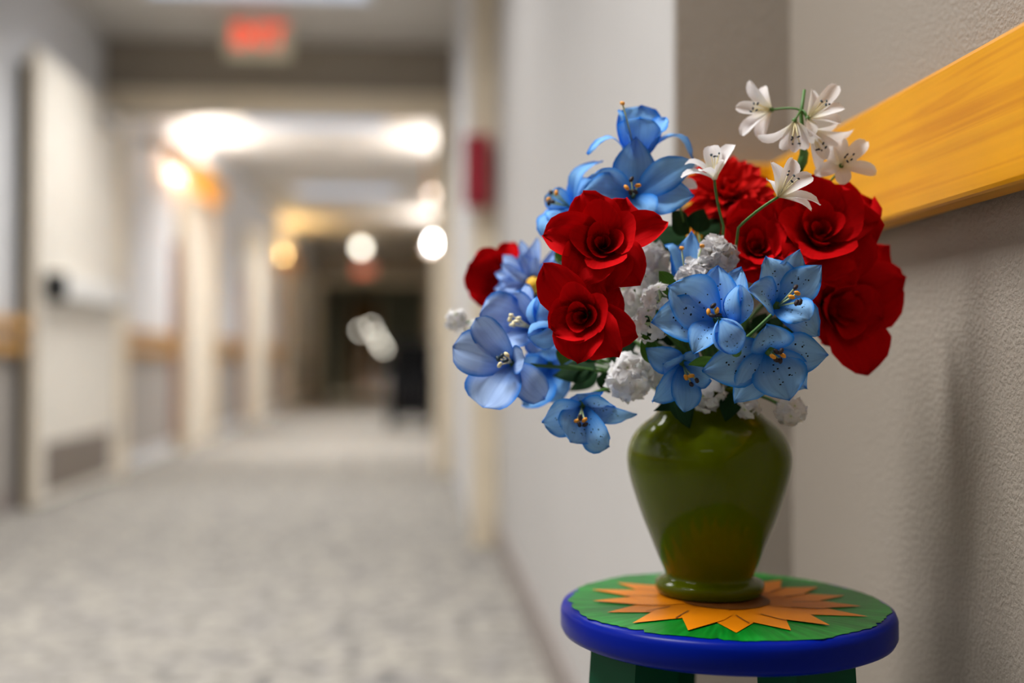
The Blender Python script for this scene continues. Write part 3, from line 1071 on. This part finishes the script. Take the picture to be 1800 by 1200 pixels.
lily('blue round petalled lily jutting out furthest towards the corridor', 893, 634, .846, (-.35, .15, .92),
     [(795, 608, .002, 66, .06, .1), (848, 716, -.006, 82, .06, .12), (958, 702, .0, 48, .15, .2), (836, 558, .002, 44, .02, .2), (922, 630, -.012, 40, .1, .25), (905, 700, .012, 60, .06)], kind='round', mat='lilypale', nst=5, stl=.010, fil='cream_fil', anth=('anther_blue', 'cream_fil'), ruffle=.02)
lily('blue lily tucked behind, under the lower red rose', 962, 650, .895, (-.2, -.3, .9),
     [(918, 712, 0, 56), (985, 708, 0, 52), (1012, 640, 0, 52), (955, 600, 0, 60), (905, 650, .005, 50)], nst=0)
lily('blue lily hanging lowest, beside the neck of the vase', 1022, 728, .838, (-.05, -.55, .85),
     [(952, 742, .0, 62, .05), (1003, 778, -.008, 66, .05), (1082, 715, .0, 56, .12), (1015, 692, .004, 70, .1), (1070, 788, -.004, 46, .35, .3), (1120, 728, .006, 32, .05)], mat='lilyspot', nst=5, stl=.006)
lily('blue lily half hidden behind the white ruffled blossoms', 1208, 500, .832, (.0, .95, .3),
     [(1170, 426, .0, 40, .25, .2), (1216, 406, .0, 50, .0, .05), (1252, 430, .006, 40, .2, .2), (1195, 430, .012, 40)], nst=2, stl=.03, anth=('anther',))
lily('blue lily drooping over the rim of the vase', 1208, 655, .812, (.2, -.55, .8),
     [(1146, 706, .0, 46, .05), (1202, 724, -.006, 52, .05), (1135, 612, .006, 48, .1), (1165, 640, -.004, 44, .05), (1250, 668, .0, 44), (1225, 620, .008, 44)], nst=4, stl=.006)
# the front stem with three open lilies and two buds
hub = atY(1302, 600, .815)
ls = empty('lily_spray', hub, 'front lily stem with three spotted blue flowers and two closed buds', 'flower', 'blue cloth lilies in the vase')
lily('', 1258, 556, .782, (-.3, .25, .9),
     [(1174, 502, .0, 84, .05, .1), (1144, 566, -.004, 70, .05, .12), (1262, 466, .008, 62, .0, .1), (1218, 622, -.010, 44, .12, .3), (1304, 470, .012, 56, .0, .1), (1300, 590, .004, 44)], mat='lilyspot', parent=ls, nst=5, stl=.008)
lily('', 1378, 532, .788, (.3, .25, .9),
     [(1346, 450, .006, 66, .12, .2), (1316, 508, -.008, 58, .1, .3), (1406, 438, .004, 52, -.05, .15), (1444, 466, -.002, 54, -.02, .15), (1424, 562, -.014, 56, .1, .3), (1440, 590, .006, 60, .1)], mat='lilyspot', parent=ls, nst=5, stl=.014)
lily('', 1362, 622, .780, (.1, -.2, .95),
     [(1456, 624, .0, 62, .02, .1), (1388, 704, -.004, 80, .02, .1), (1234, 652, .002, 74, .06, .12), (1348, 572, -.002, 64, .25, .25), (1418, 682, .010, 52, .05), (1290, 706, .012, 64, .05)], mat='lilyspot', parent=ls, nst=6, stl=.006)
bud(ls, 1298, 535, .776, .02, -1, 72, 52)
bud(ls, 1280, 590, .768, -.45, -.75, 72, 58)
for q in ((1258, 556, .80), (1378, 532, .80), (1362, 622, .80), (1300, 570, .785), (1296, 606, .782)):
    tube('stalk', bez(hub, hub + Vector((0, -.012, 0)), atY(*q), 5), .0014, M['stem'], ls, 6)
stem_to_vase(ls, hub, view_dir(.2, .2, .9), .0022)

# --- roses
rose('red rose in full view above another red rose, under the blue lily', 1060, 425, .808, (-.08, .2, .95), 92,
     [(1024, 338, .012, 92, .0), (1098, 350, .014, 96, .0), (1174, 390, .002, 62, .10), (954, 412, .0, 78, .25), (1126, 500, -.006, 84, .12), (1004, 500, -.008, 86, .25), (1066, 512, -.004, 92, .25)], seed=3, kind='rosept')
rose('red rose facing the corridor, lower of the two beside the white blossoms', 1022, 556, .798, (-.3, -.05, .95), 82,
     [(956, 462, .006, 78, .02), (968, 578, .0, 80, .12), (1016, 638, -.002, 84, .1), (1088, 626, -.006, 84, .18), (1120, 588, .004, 76, .1), (1090, 508, .012, 88, .02), (1010, 484, .014, 84, .02)], seed=5, kind='rosept')
rose('red rose at the back corner of the bouquet, beside the blue daisy', 882, 488, .985, (-.45, .1, .6), 52,
     [(826, 462, -.004, 82, .08), (903, 424, .004, 46, .02), (842, 538, .0, 66, .08), (905, 515, .0, 70), (862, 445, -.006, 70, .05)], inner=.6, seed=8)
rose('largest red rose, in front of the honey coloured rail', 1444, 402, .842, (-.12, .35, .92), 118,
     [(1395, 318, .012, 110, .04), (1470, 328, .014, 120, .04), (1532, 352, .008, 100, .08), (1540, 432, .0, 110, .12), (1500, 500, -.006, 120, .15), (1424, 492, -.008, 124, .2), (1362, 450, -.004, 110, .15), (1362, 372, .006, 110, .08)], seed=11)
rose('red rose against the textured wall, lowest on that side', 1478, 540, .868, (.4, -.1, .85), 90,
     [(1556, 430, .008, 84, .05), (1586, 488, .004, 116, .04), (1524, 660, -.004, 112, .0), (1448, 606, .0, 110, .1), (1550, 560, .0, 96, .08), (1430, 480, .006, 96, .1)], seed=14, kind='rosept')
rose('half hidden red rose between the dahlia and the spotted lilies', 1332, 432, .852, (-.15, .3, .92), 74,
     [(1276, 398, .002, 84, .08), (1304, 352, .008, 80, .05), (1372, 366, .008, 84, .05), (1392, 440, -.002, 84, .12), (1346, 500, -.006, 90, .12), (1278, 462, .0, 84, .1)], seed=17)

# --- dahlia
def composite(name, label, cu, cv, Y, ax, R_px, rings, mat, wfrac, eye=None, group=None):
    c = atY(cu, cv, Y)
    axis = view_dir(*ax)
    R = R_px * Y / FPX
    a, e1, e2 = frame(axis)
    base = c - a * R * .25
    root = empty(name, base, label, 'flower', group)
    for ri, (n, rad, lift) in enumerate(rings):
        for k in range(n):
            th_ = 2 * math.pi * (k + .5 * (ri % 2)) / n + rng.uniform(-.12, .12)
            d = e1 * math.cos(th_) + e2 * math.sin(th_)
            tip = base + d * R * rad * rng.uniform(.88, 1.08) + a * R * lift * rng.uniform(.85, 1.15)
            V, F, UV = petal_data(base + d * .002, tip, a, R * wfrac * rng.uniform(.85, 1.15), .14, .04, .45, 'round', rng.uniform(-.3, .3), .03, 4, 6, rng.uniform(0, 9))
            mobj('petal', V, F, M[mat], root, smooth=True, uvs=UV)
    if eye:
        V, F = ball_data(base + a * R * .16, R * .19, n=14, m=8)
        mobj('eye', V, F, M[eye], root, smooth=True)
    V, F = tube_data([base - a * .010, base - a * .003, base + a * .001], [.002, .006, .007], 10)
    mobj('calyx', V, F, M['stem'], root, smooth=True)
    stem_to_vase(root, base - a * .008, a, .002)


composite('dahlia', 'scarlet dahlia with many narrow petals before the wall rail end', 1282, 338, .905, (-.05, .55, .8), 100,
          [(18, 1.0, .02), (17, .92, .22), (15, .78, .42), (12, .58, .56), (8, .34, .64), (5, .14, .66)], 'dahlia', .26)
composite('daisy', 'blue daisy with a yellow eye behind the lower red rose', 938, 500, .925, (-.25, .12, .95), 86,
          [(15, 1.0, .10), (14, .84, .26), (11, .62, .36)], 'lilypale', .26, 'yellow')

# --- white star flowers
def star(label, cu, cv, Y, ax, tips, parent=None, wpx=21, nst=5, stl=.019, name='star_flower'):
    c = atY(cu, cv, Y)
    axis = view_dir(*ax)
    base = c
    root = new_flower(name, base, label, 'flower', parent, 'white star flowers', .0022)
    m = Y / FPX
    for tp in tips:
        u, v, dY = tp[:3]
        curl = tp[3] if len(tp) > 3 else .08
        tip = atY(u, v, Y + dY)
        L = (tip - base).length
        V, F, UV = petal_data(base, tip + axis * curl * L, axis, wpx * m * 1.2 * rng.uniform(.9, 1.15), .16, curl, .35, 'notch', rng.uniform(-.3, .3), .05, 5, 8, rng.uniform(0, 9))
        mobj('petal', V, F, M['whitepetal'], root, smooth=True, uvs=UV)
    stamens(root, base + axis * .001, axis, nst, stl, .22, 'cream_fil', ('anther_blue',), .0007, .0004, .0026)
    return root


apex = atY(1414, 158, .835)
node = atY(1408, 200, .833)
foot = atY(1406, 312, .845)
sw = empty('star_flower_spray', foot, 'tall spray of white star flowers rising in front of the wall rail', 'flower', 'white star flowers')
star('', 1356, 193, .846, (-.8, .0, .55), [(1316, 142, .004), (1293, 190, -.002), (1304, 238, -.004), (1338, 246, .004), (1342, 152, .010)], sw)
star('', 1420, 208, .826, (.45, .45, .75), [(1472, 150, .004), (1428, 158, .008), (1484, 190, -.004), (1478, 216, -.008), (1424, 240, -.006)], sw)
star('', 1397, 212, .822, (-.1, -.85, .5), [(1332, 240, -.002, .2), (1396, 268, -.008, .02), (1372, 262, .004, .05), (1442, 246, .002, .1), (1418, 262, .008, .05)], sw)
star('', 1424, 228, .830, (.35, -.8, .45), [(1474, 212, -.002, .1), (1500, 228, .010, .1), (1452, 280, -.004, .02), (1438, 298, .006, .02), (1470, 258, .006, .05)], sw)
star('', 1478, 292, .838, (.05, .2, .97), [(1522, 248, .002), (1540, 304, -.002), (1480, 324, -.004), (1432, 306, .0), (1470, 238, .004), (1444, 262, .004)], sw, 24)
tube('stem', [apex, node, atY(1412, 240, .836), foot], [.0012, .0016, .0018, .002], M['stem'], sw, 6)
tube('stem', bez(foot, MOUTH + Vector((.02, -.01, .07)), MOUTH + Vector((.008, 0, -.06)), 8), .002, M['stem'], sw, 6)
tube('bud_sheath', [atY(1409, 300, .842), atY(1410, 285, .842), atY(1414, 268, .841), atY(1414, 258, .84)], [.0012, .0042, .0035, .0008], M['stem'], sw, 8)
for q in ((1356, 193, .846), (1420, 208, .826), (1397, 212, .822), (1424, 228, .830)):
    tube('stalk', bez(node, node + Vector((0, -.004, .006)), atY(*q), 5), .0009, M['stem'], sw, 5)
tube('stalk', bez(atY(1440, 330, .85), atY(1462, 322, .848), atY(1478, 294, .839), 5), .0009, M['stem'], sw, 5)
tube('stalk', bez(foot, atY(1420, 335, .85), atY(1440, 330, .85), 5), .0009, M['stem'], sw, 5)
w6 = star('white star flower leaning over the largest red rose', 1368, 346, .792, (.35, .65, .65),
          [(1356, 285, .004), (1396, 280, .006), (1428, 310, .0), (1441, 360, -.004), (1426, 370, .008), (1348, 316, .010)], None, 24)
tube('stem', bez(atY(1368, 346, .792), atY(1325, 372, .80), atY(1298, 400, .815), 6) + [atY(1290, 470, .86), MOUTH, MOUTH - Vector((0, 0, .06))], .0011, M['stem'], w6, 6)
w7 = star('white star flower upright against the scarlet dahlia', 1256, 316, .822, (-.05, .92, .35),
          [(1250, 256, .006), (1290, 254, .002), (1204, 288, .004, .2), (1198, 312, -.006, .15), (1272, 282, -.008), (1232, 300, -.012, .1)], None, 24)
tube('stem', bez(atY(1256, 316, .822), atY(1258, 350, .826), atY(1272, 398, .835), 6) + [atY(1265, 500, .87), MOUTH, MOUTH - Vector((.004, 0, .06))], .0011, M['stem'], w7, 6)
w8 = star('pinkish white star flower half hidden between blue lily and dahlia', 1190, 330, .862, (-.3, .7, .5),
          [(1230, 290, .004), (1165, 300, .0), (1178, 350, -.004), (1225, 330, -.004)], None, 26, 2)
tube('stem', [atY(1190, 330, .862), atY(1205, 420, .875), MOUTH, MOUTH - Vector((0, .005, .06))], .0011, M['stem'], w8, 6)

# --- white ruffled blossoms
def floret_data(c, axis, r, seed, rings=2):
    a, e1, e2 = frame(axis)
    rg = random.Random(seed)
    V, F, UV = [], [], []
    for ring in range(rings):
        n = 5
        for k in range(n):
            th_ = 2 * math.pi * (k + .5 * ring) / n + rg.uniform(-.2, .2)
            d = e1 * math.cos(th_) + e2 * math.sin(th_)
            tip = c + d * r * (1.1 - .3 * ring) * rg.uniform(.85, 1.15) + a * r * (.05 + .36 * ring + rg.uniform(-.12, .16))
            v, f, u = petal_data(c, tip, a, r * .85, .2, .16, .05, 'round', rg.uniform(-.5, .5), .26, 5, 5, rg.uniform(0, 9))
            o_ = len(V)
            V += v; UV += u; F += [[i + o_ for i in ff] for ff in f]
    return V, F, UV


def cluster(label, cu, cv, Y, ax, R_px, n, fr, off=.75, rings=1):
    c = atY(cu, cv, Y)
    axis = view_dir(*ax)
    m = Y / FPX
    R = R_px * m
    root = empty('blossom_cluster', c, label, 'flower', 'white ruffled blossoms')
    a, e1, e2 = frame(axis)
    for k in range(n):
        ph = k * 2.399
        zz = 1 - 1.5 * (k + .5) / n
        rr = math.sqrt(max(0, 1 - zz * zz))
        d = (a * zz + (e1 * math.cos(ph) + e2 * math.sin(ph)) * rr).normalized()
        V, F, UV = floret_data(c + d * R * off * rng.uniform(.85, 1.1), d, fr * m, rng.randint(0, 9999), rings)
        mobj('floret', V, F, M['floret'], root, smooth=True, uvs=UV)
        V, F = tube_data([c, c + d * R * off], .0008, 5)
        if k % 2 == 0: mobj('floret_stalk', V, F, M['filament'], root)
    stem_to_vase(root, c, axis, .0014)


cluster('white ruffled blossom highest of the pair beside the spotted lilies', 1258, 450, .832, (.0, .2, .95), 30, 5, 31, .55, 3)
cluster('white ruffled blossom lower of the pair beside the spotted lilies', 1222, 492, .828, (-.2, .1, .95), 30, 5, 30, .55, 3)
cluster('small white florets touching the tip of the spotted lily', 1162, 532, .822, (-.3, .2, .9), 34, 9, 17, .9, 1)
cluster('small white florets just above the spotted lily petal, lower bunch', 1146, 568, .820, (-.4, 0, .9), 32, 9, 17, .9, 1)
cluster('greyish white blossoms between the two front roses and the vase centre', 1112, 512, .862, (-.2, .1, .95), 46, 10, 30)
cluster('greyish white blossoms beside the upper red rose and green leaf', 1138, 462, .872, (0, .2, .95), 38, 8, 28)
cluster('white blossoms hanging under the lower red rose', 1108, 662, .852, (-.2, -.3, .9), 42, 10, 28)
cluster('white blossoms behind the drooping blue lily', 1152, 640, .868, (0, -.2, .95), 38, 8, 28)
cluster('white blossoms over the middle of the vase mouth', 1242, 688, .852, (0, -.3, .9), 36, 8, 25)
cluster('little white blossoms under the spotted lilies', 1312, 712, .846, (.1, -.5, .8), 22, 6, 18)
cluster('white blossoms dangling past the rim of the vase towards the wall', 1389, 722, .842, (.3, -.5, .8), 26, 7, 20)
cluster('small white blossom sticking out furthest, beyond the back red rose', 803, 562, .955, (-.8, .2, .5), 18, 6, 15)
cluster('small cream blossom under the back red rose', 830, 578, .955, (-.7, -.2, .6), 16, 5, 12)

# --- leaves
def leaf_stem(label, leaves, mat):
    p0 = MOUTH + Vector((rng.uniform(-.02, .02), rng.uniform(-.02, .02), -.02))
    root = empty('leaf_stem', p0, label, 'foliage', 'cloth leaves')
    for (bu, bv, bY, tu, tv, tY, wd) in leaves:
        b, t = atY(bu, bv, bY), atY(tu, tv, tY)
        V, F, UV = petal_data(b, t, view_dir(rng.uniform(-.3, .3), .5, .8), wd * bY / FPX, .1, .05, -.2, 'leaf', rng.uniform(-.4, .4), .03, 6, 9, rng.uniform(0, 9))
        mobj('leaf', V, F, M[mat], root, smooth=True, uvs=UV)
        V, F = tube_data(bez(p0, (p0 + b) / 2 + Vector((0, 0, .01)), b, 5), .001, 5)
        mobj('stalk', V, F, M['stem'], root, smooth=True)


leaf_stem('bright green leaves peeking out beside the white florets',
          [(1190, 520, .83, 1158, 474, .82, 36), (1150, 640, .83, 1130, 585, .82, 34), (1265, 632, .81, 1208, 640, .80, 28), (975, 455, .88, 1000, 440, .88, 26), (985, 640, .87, 1000, 600, .86, 30)], 'leaf')
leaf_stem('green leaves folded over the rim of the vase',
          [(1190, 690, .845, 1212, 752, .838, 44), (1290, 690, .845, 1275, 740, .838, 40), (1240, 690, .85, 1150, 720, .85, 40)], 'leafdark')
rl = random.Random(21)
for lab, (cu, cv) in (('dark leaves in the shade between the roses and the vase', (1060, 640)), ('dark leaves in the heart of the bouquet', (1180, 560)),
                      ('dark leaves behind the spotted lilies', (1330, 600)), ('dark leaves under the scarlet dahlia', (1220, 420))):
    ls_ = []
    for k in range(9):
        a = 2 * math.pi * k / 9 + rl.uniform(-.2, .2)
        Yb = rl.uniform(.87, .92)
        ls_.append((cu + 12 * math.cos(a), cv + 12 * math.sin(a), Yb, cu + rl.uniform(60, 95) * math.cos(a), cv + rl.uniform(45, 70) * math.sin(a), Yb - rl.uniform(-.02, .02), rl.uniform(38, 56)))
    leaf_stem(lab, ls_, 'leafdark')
